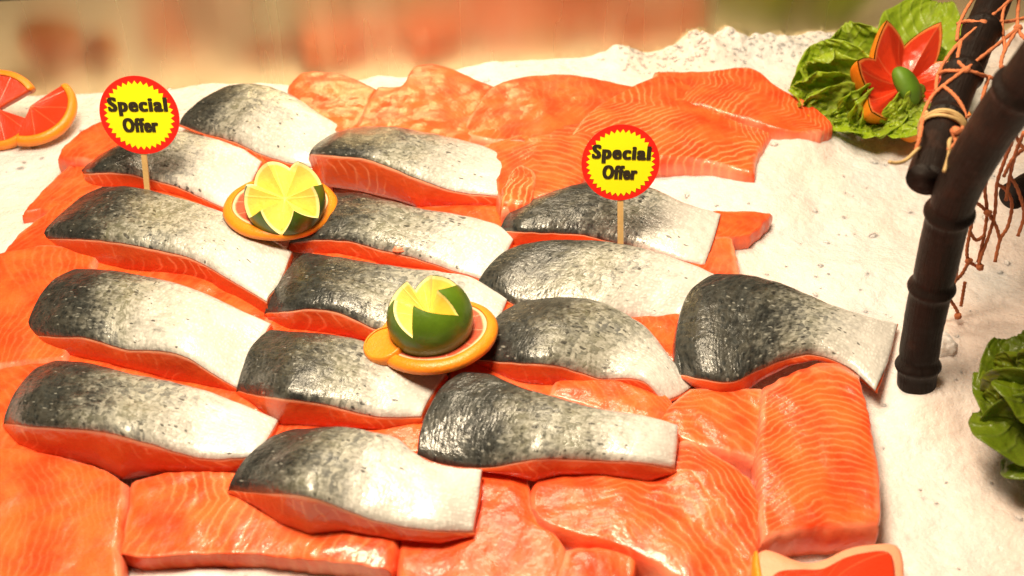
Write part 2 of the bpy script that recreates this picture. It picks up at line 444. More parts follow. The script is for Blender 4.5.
    ob = mesh_obj('flesh', V, Fc, CUT, root, {'metric': mu}, origin=base); fix_normals(ob)
    return root

# ------------------------------------------------------------------ flesh-side-up fillets
def flesh_fillet(label, L, B, R, F, z=.022, th=None, bulge=.002, across=False, shift=0.0, tilt=(0, 0), r=.0042, fat=2, group='flesh side up salmon fillets'):
    nu, nv = 56, 48
    pl, pb, pr, pf = resample(L, nv), resample(B, nu), resample(R, nv), resample(F, nu)
    ze = lambda u, v: z - r*.55 + tilt[0]*(u-.5) + tilt[1]*(v-.5)
    Fp = [at_z(p.x, p.y, ze(i/(nu-1), 0)) for i, p in enumerate(pf)]; Bp = [at_z(p.x, p.y, ze(i/(nu-1), 1)) for i, p in enumerate(pb)]
    Lp = [at_z(p.x, p.y, ze(0, j/(nv-1))) for j, p in enumerate(pl)]; Rp = [at_z(p.x, p.y, ze(1, j/(nv-1))) for j, p in enumerate(pr)]
    Lp[0], Lp[-1], Rp[0], Rp[-1] = Fp[0], Bp[0], Fp[-1], Bp[-1]
    G = coons(Lp, Bp, Rp, Fp)
    lu = sum((G[nv//2][i]-G[nv//2][i-1]).length for i in range(1, nu)); lv = sum((G[j][nu//2]-G[j-1][nu//2]).length for j in range(1, nv))
    seed = random.uniform(0, 90); V, mu, Fc, ru = [], [], [], []
    # crowd grid lines towards the edges so the round-over is smooth
    for j in range(nv):
        for i in range(nu):
            u, v = i/(nu-1), j/(nv-1)
            g = G[j][i].copy()
            d = min(u*lu, (1-u)*lu); d2 = min(v*lv, (1-v)*lv)
            e1 = 1-min(1, d/r); e2 = 1-min(1, d2/r); e = min(1, math.hypot(e1, e2))
            g.z += r*.55 - r*(1-math.sqrt(max(0, 1-e*e)))
            w = (1-(2*u-1)**2)*(1-(2*v-1)**2); q = Vector((g.x*22, g.y*22, seed))
            k_ = max(0, 1-min(d, d2)/.012); g.x += .0014*k_*noise.noise(q*5.5); g.y += .0014*k_*noise.noise(q*5.5+Vector((9, 9, 9)))
            g.z += bulge*w + .0035*noise.noise(q)*min(1, w*3) + .0012*noise.noise(q*3.1)
            G[j][i] = g; V.append(g)
            s_, t_ = (u*lu, (v-.5+shift)*lv) if not across else (v*lv, (u-.5+shift)*lu)
            mu.append((s_, t_)); ru.append((min(d, d2), 0))
    for j in range(nv-1):
        for i in range(nu-1):
            a = j*nu+i; Fc.append((a, a+1, a+nu+1, a+nu))
    pm = perim(nu, nv); prev = [j*nu+i for i, j in pm]; zb = -.004 if th is None else None
    cen = G[nv//2][nu//2]; base = Vector((cen.x, cen.y, 0))
    for s in range(1, 6):
        f = s/5; cur = []
        for k, (i, j) in enumerate(pm):
            T = G[j][i]; zz = (-.004 if th is None else T.z-th); o = Vector((T.x-cen.x, T.y-cen.y, 0)).normalized()
            p = Vector((T.x, T.y, T.z+(zz-T.z)*f)) + o*(.0016*math.sin(PI*f))
            cur.append(len(V)); V.append(p); mu.append(mu[j*nu+i]); ru.append((0, 0))
        m_ = len(pm)
        for k in range(m_): Fc.append((prev[k], cur[k], cur[(k+1) % m_], prev[(k+1) % m_]))
        prev = cur
    Fc.append(tuple(reversed(prev)))
    ob = mesh_obj('salmon_fillet', V, Fc, FLESH, None, {'metric': mu, 'rim': ru}, origin=base); fix_normals(ob)
    ob.pass_index = fat; return tag(ob, label, 'salmon fillet', group)
def quad(bl, tl, tr, br):
    def ln(a, b):
        m = [(a[0]+(b[0]-a[0])*t+random.uniform(-2, 2), a[1]+(b[1]-a[1])*t+random.uniform(-2, 2)) for t in (.33, .66)]
        return [a]+m+[b]
    return ln(bl, tl), ln(tl, tr), ln(br, tr), ln(bl, br)

skin_fillet('pale skinned fillet with small grey corner, farthest back of the skin side up pieces',
    [(180,122),(186,113),(202,99),(220,89),(234,84)], [(234,84),(262,84),(290,93),(312,107),(332,120),(352,130)],
    [(318,166),(335,148),(352,130)], [(180,122),(200,130),(222,136),(242,143),(258,151),(286,160),(318,166)],
    [(180,127),(197,132),(222,143),(242,152),(258,160),(286,172),(318,174)], .20, .42)
skin_fillet('speckled grey fillet directly behind the left special offer sign, its tail under the lime',
    [(81,171),(90,163),(103,153),(117,146)], [(117,146),(140,138),(172,130),(205,135),(240,146),(262,160)],
    [(228,208),(248,186),(262,160)], [(81,171),(101,170),(125,171),(145,176),(175,184),(200,195),(228,208)],
    [(81,176),(84,186),(92,190),(125,191),(150,192),(185,200),(228,216)], .28, .62)
skin_fillet('long fillet in front of the left sign stick, speckled grey back, cream belly',
    [(43,236),(50,224),(70,206),(88,193),(107,185)], [(107,185),(140,187),(175,196),(220,210),(250,224),(292,250)],
    [(266,299),(280,280),(292,250)], [(43,236),(60,236),(100,238),(150,246),(190,256),(225,275),(266,299)],
    [(43,242),(52,248),(75,258),(125,271),(180,277),(210,285),(266,316)], .30, .62)
skin_fillet('fillet with black back and clean silver scale rows at the left edge of the display',
    [(28,332),(30,318),(40,296),(56,278),(78,267)], [(78,267),(100,268),(130,272),(162,278),(200,290),(240,308),(271,322)],
    [(237,386),(253,355),(271,322)], [(28,332),(55,334),(84,335),(106,341),(126,347),(160,348),(186,355),(212,371),(237,386)],
    [(28,338),(40,346),(62,355),(100,364),(125,370),(175,382),(237,394)], .33, .48)
skin_fillet('lowest fillet of the left column, brownish grey back fading to a cream tail',
    [(4,420),(10,403),(20,385),(38,367),(60,359)], [(60,359),(90,362),(125,371),(160,379),(200,388),(240,402),(279,418)],
    [(254,453),(266,440),(279,418)], [(4,420),(38,424),(85,427),(112,431),(130,436),(152,442),(176,450),(202,456),(235,456),(254,453)],
    [(4,430),(20,448),(50,457),(95,467),(122,480),(160,475),(225,474),(254,468)], .34, .62)
skin_fillet('nearest fillet at the front, black speckled back and a wide bright cream tail',
    [(230,487),(238,470),(252,452),(274,436),(300,427)], [(300,427),(340,427),(375,431),(398,437),(412,449),(430,460),(455,466),(482,467)],
    [(473,529),(478,500),(482,467)], [(230,487),(256,490),(298,492),(328,500),(350,509),(375,518),(410,525),(440,528),(473,529)],
    [(230,494),(256,508),(280,525),(310,537),(345,533),(395,540),(440,544),(473,536)], .30, .46, zb=.019, zback=(.040,.030))
skin_fillet('black backed fillet with blunt square cream end, beside the nearest fillet at the front',
    [(420,453),(422,430),(430,408),(443,386),(466,370)], [(466,370),(492,373),(520,385),(560,397),(600,408),(640,414),(678,423)],
    [(675,466),(677,445),(678,423)], [(420,453),(440,461),(480,465),(510,461),(532,457),(562,456),(600,458),(640,460),(675,466)],
    [(420,459),(450,467),(481,471),(512,476),(535,482),(560,476),(600,476),(650,482),(675,474)], .42, .74, zb=.021, zback=(.040,.034))
skin_fillet('fillet with mottled black and silver back, just below the lime standing on its grapefruit slice',
    [(238,388),(242,372),(250,350),(260,337),(273,328)], [(273,328),(300,331),(330,333),(358,338),(388,347),(420,358),(447,372)],
    [(421,414),(431,395),(447,372)], [(238,388),(256,392),(285,396),(320,401),(350,408),(375,414),(400,415),(421,414)],
    [(238,396),(256,407),(270,420),(282,428),(330,429),(385,432),(421,424)], .46, .66)
skin_fillet('grey speckled fillet partly hidden behind the green lime and its grapefruit slice',
    [(266,310),(274,293),(284,275),(296,260),(309,251)], [(309,251),(340,256),(375,262),(410,267),(440,270),(472,276),(508,297)],
    [(486,332),(500,315),(508,297)], [(266,310),(282,309),(310,306),(335,309),(355,317),(374,326),(400,332),(440,338),(486,332)],
    [(266,318),(290,331),(330,335),(360,341),(400,348),(486,342)], .40, .66)
skin_fillet('grey fillet with a tiny orange scrap on its skin, right of the yellow lime',
    [(290,240),(303,226),(318,208),(336,191)], [(336,191),(362,192),(390,200),(425,208),(460,214),(495,222),(515,236)],
    [(482,277),(502,258),(515,236)], [(290,240),(318,237),(350,239),(372,245),(400,252),(422,258),(448,267),(482,277)],
    [(290,252),(310,254),(340,257),(380,267),(420,271),(460,278),(482,283)], .34, .66)
skin_fillet('fillet with dark grey back and thick bright orange cut, behind the yellow lime',
    [(310,151),(318,143),(332,134),(352,127)], [(352,127),(385,126),(420,131),(470,141),(512,157),(537,173)],
    [(500,194),(522,184),(537,173)], [(310,151),(335,153),(365,156),(386,163),(402,170),(430,181),(460,190),(500,194)],
    [(310,170),(325,186),(360,191),(400,201),(420,208),(445,207),(500,208)], .32, .56)
skin_fillet('dark mottled fillet under the right special offer sign, lying in its shadow',
    [(501,228),(508,215),(522,203),(545,194),(572,185)], [(572,185),(600,181),(632,182),(660,190),(688,203),(721,212)],
    [(705,263),(714,238),(721,212)], [(501,228),(540,230),(580,232),(610,239),(637,245),(662,252),(685,259),(705,263)],
    [(501,236),(515,247),(550,246),(600,246),(640,252),(680,265),(705,268)], .50, .68)
skin_fillet('fillet whose cut touches the right sign stick, grey back spreading into pale tail',
    [(478,284),(486,270),(500,255),(520,245),(548,240)], [(548,240),(590,239),(625,243),(660,252),(690,262),(717,273)],
    [(688,312),(705,294),(717,273)], [(478,284),(496,291),(520,304),(560,308),(600,311),(630,316),(658,319),(688,312)],
    [(478,291),(498,303),(520,312),(560,318),(600,322),(640,322),(688,320)], .33, .60, zback=(.036,.026))
skin_fillet('spotted grey fillet right of the green lime, drooping plain cream tail',
    [(478,357),(484,335),(496,318),(512,306),(532,299)], [(532,299),(560,296),(590,298),(612,305),(632,316),(652,331),(692,386)],
    [(664,401),(678,395),(692,386)], [(478,357),(512,360),(550,362),(578,369),(600,376),(630,376),(648,382),(664,401)],
    [(478,366),(500,377),(520,384),(545,388),(580,386),(620,388),(664,406)], .38, .68, zback=(.034,.014))
skin_fillet('blackest fillet, large, at the right of the display beside the bamboo post',
    [(682,372),(677,345),(681,316),(690,292),(706,278),(722,272)], [(722,272),(752,274),(780,281),(806,292),(842,308),(872,316),(898,322)],
    [(876,388),(888,360),(898,322)], [(682,372),(702,376),(732,379),(756,369),(782,358),(812,352),(848,364),(876,388)],
    [(682,378),(696,389),(720,395),(745,392),(762,380),(790,366),(815,360),(850,372),(876,393)], .52, .70, zback=(.042,.018), zb=.016)

# ---- flesh side up
FF = flesh_fillet
FF('plain bright orange fillet filling the bottom left corner', [(-25,610),(-25,445)], [(-25,446),(20,449),(60,456),(95,466),(128,483)], [(126,600),(120,560),(123,525),(128,483)], [(-25,610),(60,606),(126,600)], z=.021, fat=2)
FF('orange fillet with pale left edge at the bottom, under the nearest skinned fillet', [(119,556),(123,530),(131,481)], [(131,481),(170,472),(240,472),(320,482),(380,488),(400,496)], [(390,573),(398,545),(400,496)], [(119,550),(150,555),(200,552),(250,552),(320,560),(390,568)], z=.019, fat=5)
FF('orange fillet at the bottom centre, below the square ended black backed fillet', [(398,610),(399,548),(404,500),(412,462)], [(412,460),(470,452),(510,460),(528,474)], [(556,610),(566,550),(538,522),(528,474)], [(398,610),(470,606),(556,610)], z=.016, fat=1)
FF('fillet with a knobbly end and wide white wavy lines, front right', [(531,508),(530,490),(537,478)], [(537,478),(590,470),(650,462),(682,440),(706,448),(752,480)], [(742,612),(757,560),(763,510),(752,480)], [(531,508),(545,525),(580,538),(620,549),(660,572),(700,596),(742,612)], z=.022, across=True, shift=.15, fat=5)
FF('small pale edged fillet piece cut by the bottom of the picture', [(550,612),(557,575),(566,549)], [(566,548),(600,547),(636,556)], [(634,612),(635,580),(636,556)], [(550,612),(590,610),(634,612)], z=.017)
FF('square fillet with close white herringbone lines, in front of the blackest fillet', [(762,541),(757,470),(762,394)], [(762,388),(800,368),(835,362),(860,374)], [(880,526),(881,490),(873,430),(860,379)], [(762,541),(800,532),(840,529),(880,526)], z=.028, across=True, shift=.1, fat=5)
FF('narrow wet orange strip between the spotted fillet and the square ended fillet', [(548,398),(552,386),(560,380)], [(560,378),(600,374),(640,378),(668,398)], [(694,440),(684,420),(668,398)], [(548,398),(600,412),(650,425),(694,440)], z=.020)
FF('orange fillet with pink right edge, left of the square herringbone fillet', [(650,428),(664,410),(690,390)], [(690,390),(728,388),(764,388)], [(758,462),(761,425),(764,388)], [(650,428),(690,446),(722,454),(758,462)], z=.021, across=True, fat=4)
FF('small pinkish fillet scrap peeping out left of the blackest fillet', [(612,332),(624,312)], [(624,312),(660,308),(705,298)], [(692,378),(705,298)], [(612,332),(655,355),(692,378)], z=.016)
FF('orange fillet at the back left, behind the pale skinned fillet', [(288,104),(288,88),(300,74)], [(300,74),(322,73),(345,76),(378,90)], [(354,142),(364,118),(378,90)], [(288,104),(315,124),(354,142)], z=.026)
FF('tallest orange fillet of the back row, with a humped top edge', [(352,140),(362,112),(376,88)], [(376,88),(402,86),(416,67),(442,66),(470,77),(496,88)], [(470,156),(478,120),(496,88)], [(352,140),(410,146),(470,156)], z=.028, across=True)
FF('orange fillet at the back centre with a pale rolled left end', [(463,136),(466,122),(486,92)], [(486,90),(510,79),(535,75),(568,74),(602,80),(640,88)], [(600,138),(620,112),(640,88)], [(463,136),(500,144),(550,144),(600,138)], z=.029)
FF('finely lined orange fillet left of the right special offer sign', [(502,212),(492,180),(478,148)], [(478,146),(520,134),(575,124),(606,128)], [(576,196),(592,165),(606,128)], [(502,212),(540,206),(576,196)], z=.030, across=True, fat=4)
FF('triangular fillet with bold parallel white lines, right of the sign disc', [(566,140),(590,112),(636,86)], [(636,84),(662,75),(692,80),(740,98),(776,130)], [(755,175),(758,155),(776,130)], [(566,140),(630,156),(700,162),(755,175)], z=.025, tilt=(-.016, .004), shift=-.1, fat=8)
FF('fillet with a thin striped tail pointing at the leafy lettuce', [(646,100),(648,86),(655,73)], [(655,71),(700,71),(750,68),(776,86),(812,106),(833,125)], [(806,134),(822,132),(833,125)], [(646,100),(700,108),(750,122),(775,130),(806,134)], z=.029, tilt=(-.003, .004), fat=8)
FF('pale orange fillet edge left of the left sign disc', [(58,158),(64,147),(80,134)], [(80,133),(104,122),(150,124)], [(120,168),(150,124)], [(58,158),(80,162),(120,168)], z=.024)
FF('tapered orange fillet resting on the open ice, upper left', [(22,214),(42,192),(70,166)], [(70,164),(100,150),(132,160)], [(70,226),(100,195),(132,160)], [(22,214),(45,212),(70,226)], z=.016)
FF('pale orange fillet at the far left, below the tapered one', [(2,256),(20,234),(54,208)], [(54,206),(85,196),(120,206)], [(60,262),(90,235),(120,206)], [(2,256),(25,258),(60,262)], z=.017)
FF('broad orange fillet along the left edge, beside the silver scaled skin', [(-25,376),(-25,270),(10,258)], [(10,258),(45,246),(100,252)], [(66,362),(82,310),(100,252)], [(-25,376),(10,368),(66,362)], z=.019)
FF('orange fillet at the left edge, under the lowest fillet of the left column', [(-30,462),(-30,366)], [(-30,364),(20,352),(110,372)], [(110,462),(110,372)], [(-30,462),(40,466),(110,462)], z=.015)
FF('flat orange strip showing right of the skin in the right sign shadow', [(676,246),(690,226),(706,212)], [(706,211),(740,211),(773,214)], [(750,236),(763,226),(773,214)], [(676,246),(715,243),(750,236)], z=.014)
FF('pale orange flap behind the blackest fillet, under the right sign fillet tail', [(668,290),(690,262),(708,238)], [(708,237),(722,236),(733,240)], [(742,284),(738,262),(733,240)], [(668,290),(705,292),(742,284)], z=.015)
FF('small striped flap of orange flesh curling up at the tail of the thick cut fillet', [(500,204),(503,188),(512,172)], [(512,170),(522,164),(536,174)], [(532,206),(536,190),(536,174)], [(500,204),(515,208),(532,206)], z=.034, fat=10, across=False)
FF('tiny scrap of orange flesh lying on a grey skin, right of the yellow lime', [(394,249),(394,240),(396,236)], [(396,236),(400,235),(404,238)], [(403,249),(404,244),(404,238)], [(394,249),(398,250),(403,249)], z=.0374, tilt=(0, .006), th=.003, r=.0012, bulge=.0006)
ug = 'orange fillets glimpsed in the gaps between skinned fillets'
for q, lab in (
    (((80,272),(110,215),(282,268),(268,330)), 'orange fillet glimpsed below the cut of the fillet in front of the left sign'),
    (((56,372),(70,310),(256,335),(262,416)), 'orange fillet glimpsed between the two lowest fillets of the left column'),
    (((250,345),(290,280),(410,300),(400,362)), 'orange fillet glimpsed left of the green lime, under two grey fillets'),
    (((236,470),(262,380),(432,400),(428,455)), 'orange fillet glimpsed behind the nearest fillet at the front'),
    (((300,296),(318,215),(528,196),(484,296)), 'orange fillet glimpsed between the grey fillets right of the yellow lime'),
    (((472,336),(478,278),(600,262),(600,350)), 'orange fillet glimpsed at the right rim of the green lime slice'),
    (((440,410),(452,350),(600,362),(590,420)), 'orange fillet glimpsed below the cut of the spotted grey fillet'),
    (((490,262),(500,205),(680,225),(690,275)), 'orange fillet glimpsed under the fillet in the right sign shadow'),
    (((90,212),(100,160),(250,175),(240,225)), 'orange fillet glimpsed behind the left sign stick'),
    (((190,160),(215,110),(350,130),(330,185)), 'orange fillet glimpsed under the pale skinned fillet farthest back')):
    FF(lab, *quad(*q), z=.013, bulge=.003)

# ------------------------------------------------------------------ ice bed
PA, PB = Vector((-.64, .392, 0)), Vector((.385, .500, 0))
pdir = (PB-PA).normalized(); pnrm = Vector((pdir.y, -pdir.x, 0))   # towards the camera
ICE_B = at_z(195, 578, .010)
def ice_h(x, y):
    q = Vector((x, y, 0))
    dp = (q-PA).dot(pnrm)
    h = -.002 + .010*noise.noise(q*6+Vector((3, 1, 0))) + (.0034+.004*min(1, max(0, (x-.22)/.1)))*noise.noise(q*17) + .0014*noise.noise(q*48) + .0009*noise.noise(q*110)
    ridge = max(0, noise.noise(Vector((x*9+4.3, .7, 0)))*.9+.55)
    h += (.034*min(1, max(0, (x-.17)/.07)) + .016*math.exp(-((x-.14)/.03)**2) + .010*math.exp(-((x+.17)/.03)**2))*ridge*math.exp(-(dp/.040)**2)*(1+.35*noise.noise(q*34)+.22*noise.noise(q*85))
    h += .016*math.exp(-((x-ICE_B.x)**2/.0030+(y-ICE_B.y)**2/.00025))
    h += .012*math.exp(-((x-.345)**2/.0012+(y+.150)**2/.0010))
    h += .016*math.exp(-((x-.44)**2/.010+(y+.10)**2/.004))
    h += .020*math.exp(-((x-.33)**2/.004+(y-.30)**2/.006))
    h -= .012*math.exp(-(dp/.07)**2)*min(1, max(0, (.0-x)/.15))
    h -= .004*math.exp(-((x+.1)**2/.12+(y+.05)**2/.08))
    return h
st = .0032; xs = np.arange(-.95, .96, st); ys = np.arange(-.62, .62, st)
V = []; nx, ny = len(xs), len(ys)
for y in ys:
    for x in xs: V.append((x, y, ice_h(x, y)))
Fc = [(j*nx+i, j*nx+i+1, (j+1)*nx+i+1, (j+1)*nx+i) for j in range(ny-1) for i in range(nx-1)]
nb_ = len(V); rc = random.Random(3)
bm0 = bmesh.new(); bmesh.ops.create_icosphere(bm0, subdivisions=1, radius=1)
cv = [v.co.copy() for v in bm0.verts]; cf = [tuple(v.index for v in f.verts) for f in bm0.faces]; bm0.free()
def chip(x, y, r):
    o = len(V); z = ice_h(x, y)+r*rc.uniform(-.75, -.05); R3 = Matrix.Rotation(rc.uniform(0, 6), 3, Vector((rc.random(), rc.random(), rc.random()+.1)).normalized())
    sx, sy, sz = rc.uniform(.6, 1.3), rc.uniform(.6, 1.3), rc.uniform(.4, .9)
    for c in cv:
        p = R3 @ Vector((c.x*sx, c.y*sy, c.z*sz))*r*rc.uniform(.72, 1.15); V.append((x+p.x, y+p.y, z+p.z))
    Fc.extend([tuple(i+o for i in f) for f in cf])
for k in range(900):
    x, y = rc.uniform(-.75, .62), rc.uniform(-.42, .52)
    chip(x, y, .0014+.0048*rc.random()**2.6)
for k in range(420):          # looser, coarser ice heaped at the steel panel
    f = rc.uniform(.76, 1.2); d = abs(rc.gauss(.012, .022)); p = PA+(PB-PA)*f+pnrm*d
    chip(p.x, p.y, .0014+.0030*rc.random()**1.8)
ice = mesh_obj('crushed_ice', V, Fc, ICE)
ice.data.polygons.foreach_set('use_smooth', [True]*len(ice.data.polygons)); tag(ice, 'bed of white crushed ice under all the fish', 'ice', kind='stuff')
del V, Fc
# loose ice lumps by the bamboo foot and the back panel
def ice_lump(p, r, label):
    bm = bmesh.new(); bmesh.ops.create_icosphere(bm, subdivisions=4, radius=r)
    sd = random.uniform(0, 50)
    for v in bm.verts:
        q = v.co.normalized(); v.co *= 1+.35*noise.noise(q*1.8+Vector((sd, 0, 0)))+.12*noise.noise(q*5+Vector((sd, 0, 0))); v.co.z *= .75
    me = bpy.data.meshes.new('ice_lump'); bm.to_mesh(me); bm.free(); me.materials.append(ICE)
    me.polygons.foreach_set('use_smooth', [True]*len(me.polygons))
    o = bpy.data.objects.new('ice_lump', me); COL.objects.link(o); o.location = p; tag(o, label, 'ice lump', 'loose ice lumps'); return o
ice_lump(at_z(943, 345, .012), .012, 'small pinkish ice lump just right of the bamboo post foot')
ice_lump(at_z(922, 398, .0), .016, 'ice lump heaped against the front of the bamboo post foot')

# ------------------------------------------------------------------ steel back panel
def panel():
    root = thing('back_panel', (PA+PB)/2, 'brushed steel panel standing behind the ice, reflecting the fish', 'steel panel')
    a = PA - pdir*.9; b = PB + pdir*1.1; nb = -pnrm
    ang = math.atan2(pdir.y, pdir.x); o = (PA+PB)/2
    L = (b-a).length; n = 160
    def prof(pts, name, mat):
        V, Fc = [], []
        for k in range(n+1):
            s = -L/2+L*k/n
            for (d, z) in pts: V.append((s, d + .0010*noise.noise(Vector((s*4, 0, 3))), z))
        m = len(pts)
        for k in range(n):
            for i in range(m-1):
                A = k*m+i; Fc.append((A, A+m, A+m+1, A+1))
        me = bpy.data.meshes.new(name); me.from_pydata(V, [], Fc); me.materials.append(mat)
        me.polygons.foreach_set('use_smooth', [True]*len(me.polygons))
        ob = bpy.data.objects.new(name, me); COL.objects.link(ob); ob.parent = root; return ob
    root.rotation_euler.z = ang
    zt = .107
    sheet = prof([(-.0045+.020*k/12, -.03+(zt+.027)*k/12) for k in range(13)], 'sheet', STEEL)
    bead = prof([(.0155, zt-.002)]+[(.0185-.003*math.cos(t), zt-.002+.004*math.sin(t)) for t in (.5, 1.0, 1.57)]+[(.0215, zt+.002)], 'rolled_edge', STEEL)
    upper = prof([(.022, zt+.001), (.026, zt+.03), (.034, zt+.06)], 'upper_sheet', STEEL)
panel()

# ------------------------------------------------------------------ special offer signs
def text_mesh(s, size, sx, off):
    cu = bpy.data.curves.new('lettering', 'FONT'); cu.body = s; cu.size = size; cu.align_x = 'CENTER'; cu.align_y = 'CENTER'
    cu.offset = off; cu.space_character = 1.18; cu.extrude = .0002; cu.resolution_u = 4
    o = bpy.data.objects.new('tmp', cu); COL.objects.link(o)
    dg = bpy.context.evaluated_depsgraph_get(); me = bpy.data.meshes.new_from_object(o.evaluated_get(dg))
    bpy.data.objects.remove(o)
    for v in me.vertices: v.co.x *= sx
    return me
def sign(base_px, cen_px, rad_px, zb, label, roll):
    Bp = at_z(*base_px, zb)
    lean = math.radians(17)
    # plane through the base leaning back by lean
    nrm = Vector((0, -math.cos(lean), math.sin(lean)))
    d = ray(*cen_px); t = (Bp-CAM).dot(nrm)/d.dot(nrm); Cn = CAM+d*t
    R = rad_px*t/FPX
    root = thing('price_sign', Bp, label, 'price sign', 'special offer signs on sticks')
    up = (Cn-Bp).normalized(); X = nrm.cross(up).normalized()*-1
    X = Vector((1, 0, 0)); Y = nrm.cross(X).normalized(); 
    M = Matrix((X, Y, nrm)).transposed().to_4x4()
    M = Matrix.Translation(Cn-Bp) @ M @ Matrix.Rotation(roll, 4, 'Z')
    def disc(name, mat, pts, z0, z1):
        n = len(pts); V = [(x, y, z1) for x, y in pts]+[(x, y, z0) for x, y in pts]
        Fc = [tuple(range(n)), tuple(reversed(range(n, 2*n)))] + [((i+1) % n, i, i+n, (i+1) % n+n) for i in range(n)]
        ob = mesh_obj(name, [M @ Vector(v) for v in V], Fc, mat, root, smooth=False); fix_normals(ob); return ob
    circ = [(R*math.cos(2*PI*k/96), R*math.sin(2*PI*k/96)) for k in range(96)]
    d0 = disc('disc', RED, circ, -.0012, .0004)
    nt_ = 36
    star = [((R*(.885 if k % 2 == 0 else .79))*math.cos(PI*k/nt_), (R*(.885 if k % 2 == 0 else .79))*math.sin(PI*k/nt_)) for k in range(2*nt_)]
    disc('starburst', YELLOW, star, .0005, .0008)
    for s, dy, w in (('Special', .27*R, 1.46*R), ('Offer', -.26*R, .86*R)):
        me = text_mesh(s, R*.42, 1.0, R*.008)
        xs_ = [v.co.x for v in me.vertices]; k = w/(max(xs_)-min(xs_)); c0 = (max(xs_)+min(xs_))/2
        bm = bmesh.new(); bm.from_mesh(me); src = list(bm.verts)+list(bm.edges)+list(bm.faces)
        for v in bm.verts: v.co = Vector(((v.co.x-c0)*k, v.co.y*1.18+dy, v.co.z+.0011))
        for cx_, dz in ((-.013*R, .00006), (.013*R, .00012), (.024*R, .00018), (-.024*R, .00024)):
            g = bmesh.ops.duplicate(bm, geom=src)['geom']
            for v in g:
                if isinstance(v, bmesh.types.BMVert): v.co.x += cx_; v.co.z += dz
        for v in bm.verts: v.co = M @ v.co
        bm.to_mesh(me); bm.free()
        me.materials.clear(); me.materials.append(BLACK)
        o = bpy.data.objects.new('lettering', me); COL.objects.link(o); o.parent = root
    # stick
    w, th = .0054, .0022
    lo = -up*.012; hi = (Cn-Bp) + up*.0 - nrm*.0024
    V = []
    for p in (lo, lo.lerp(hi, .5), hi):
        for sx, sz in ((-1, -1), (1, -1), (1, 1), (-1, 1)): V.append(p+X*(sx*w/2*(1.0))+nrm*(sz*th/2))
    Fc = [(0, 1, 2, 3), (11, 10, 9, 8)]
    for k in (0, 4):
        for i in range(4): Fc.append((k+i, k+(i+1) % 4, k+4+(i+1) % 4, k+4+i))
    ob = mesh_obj('stick', V, Fc, WOOD, root, smooth=False); fix_normals(ob)
sign((147, 187), (139.5, 115.5), 39.5, .034, 'round yellow and red special offer sign on the left', .0)
sign((620.5, 241), (620.5, 163), 39, .036, 'round yellow and red special offer sign right of centre', math.radians(-2))

# ------------------------------------------------------------------ citrus
def frame_from(axis, spin=0):
    z = axis.normalized(); x = Vector((1, 0, 0)); x = (x-z*x.dot(z)).normalized(); y = z.cross(x)
    return Matrix((x, y, z)).transposed() @ Matrix.Rotation(spin, 3, 'Z')
def crown(name, label, cat, center, R, axis, teeth, spin, hi, lo, rind, pulp, squash=1.0, group=None, skew=.5, pw=.92):
    root = thing(name, center, label, cat, group); M = frame_from(axis, spin)
    n = teeth*24; nr = 18; ns = 26
    def lat(a):
        f = (a/(2*PI)*teeth) % 1.0; tr = f/skew if f < skew else (1-f)/(1-skew)
        return math.radians(lo+(hi-lo)*tr**pw)
    sd = random.uniform(0, 40)
    def sph(phi, a, r):
        p = Vector((r*math.cos(phi)*math.cos(a), r*math.cos(phi)*math.sin(a), r*math.sin(phi)*squash)); return p
    V, uv, Fc = [], [], []
    for i in range(nr+1):
        s = max(.001, i/nr)
        for k in range(n):
            a = 2*PI*k/n; rim = sph(lat(a), a, R*.992)
            p = rim*s; p.z += .0008*noise.noise(Vector((p.x*300, p.y*300, sd)))*s*(1-s)*4
            V.append(M @ p); uv.append((s, k/n if k/n < 1 else 0))
    for i in range(nr):
        for k in range(n):
            a, b = i*n+k, i*n+(k+1) % n; Fc.append((a, a+n, b+n, b))
    mesh_obj('pulp', V, Fc, pulp, root, {'polar': uv}, smooth=False)
    V, Fc = [], []
    for i in range(ns+1):
        for k in range(n):
            a = 2*PI*k/n; l = lat(a); phi = l+(-PI/2*.995-l)*i/ns
            p = sph(phi, a, R); p *= 1+.012*noise.noise(p*(2.2/R)+Vector((sd, 0, 0)))
            V.append(M @ p)
    for i in range(ns):
        for k in range(n):
            a, b = i*n+k, i*n+(k+1) % n; Fc.append((a, b, b+n, a+n))
    Fc.append(tuple(ns*n+k for k in range(n)))
    ob = mesh_obj('rind', V, Fc, rind, root); fix_normals(ob)
    return root
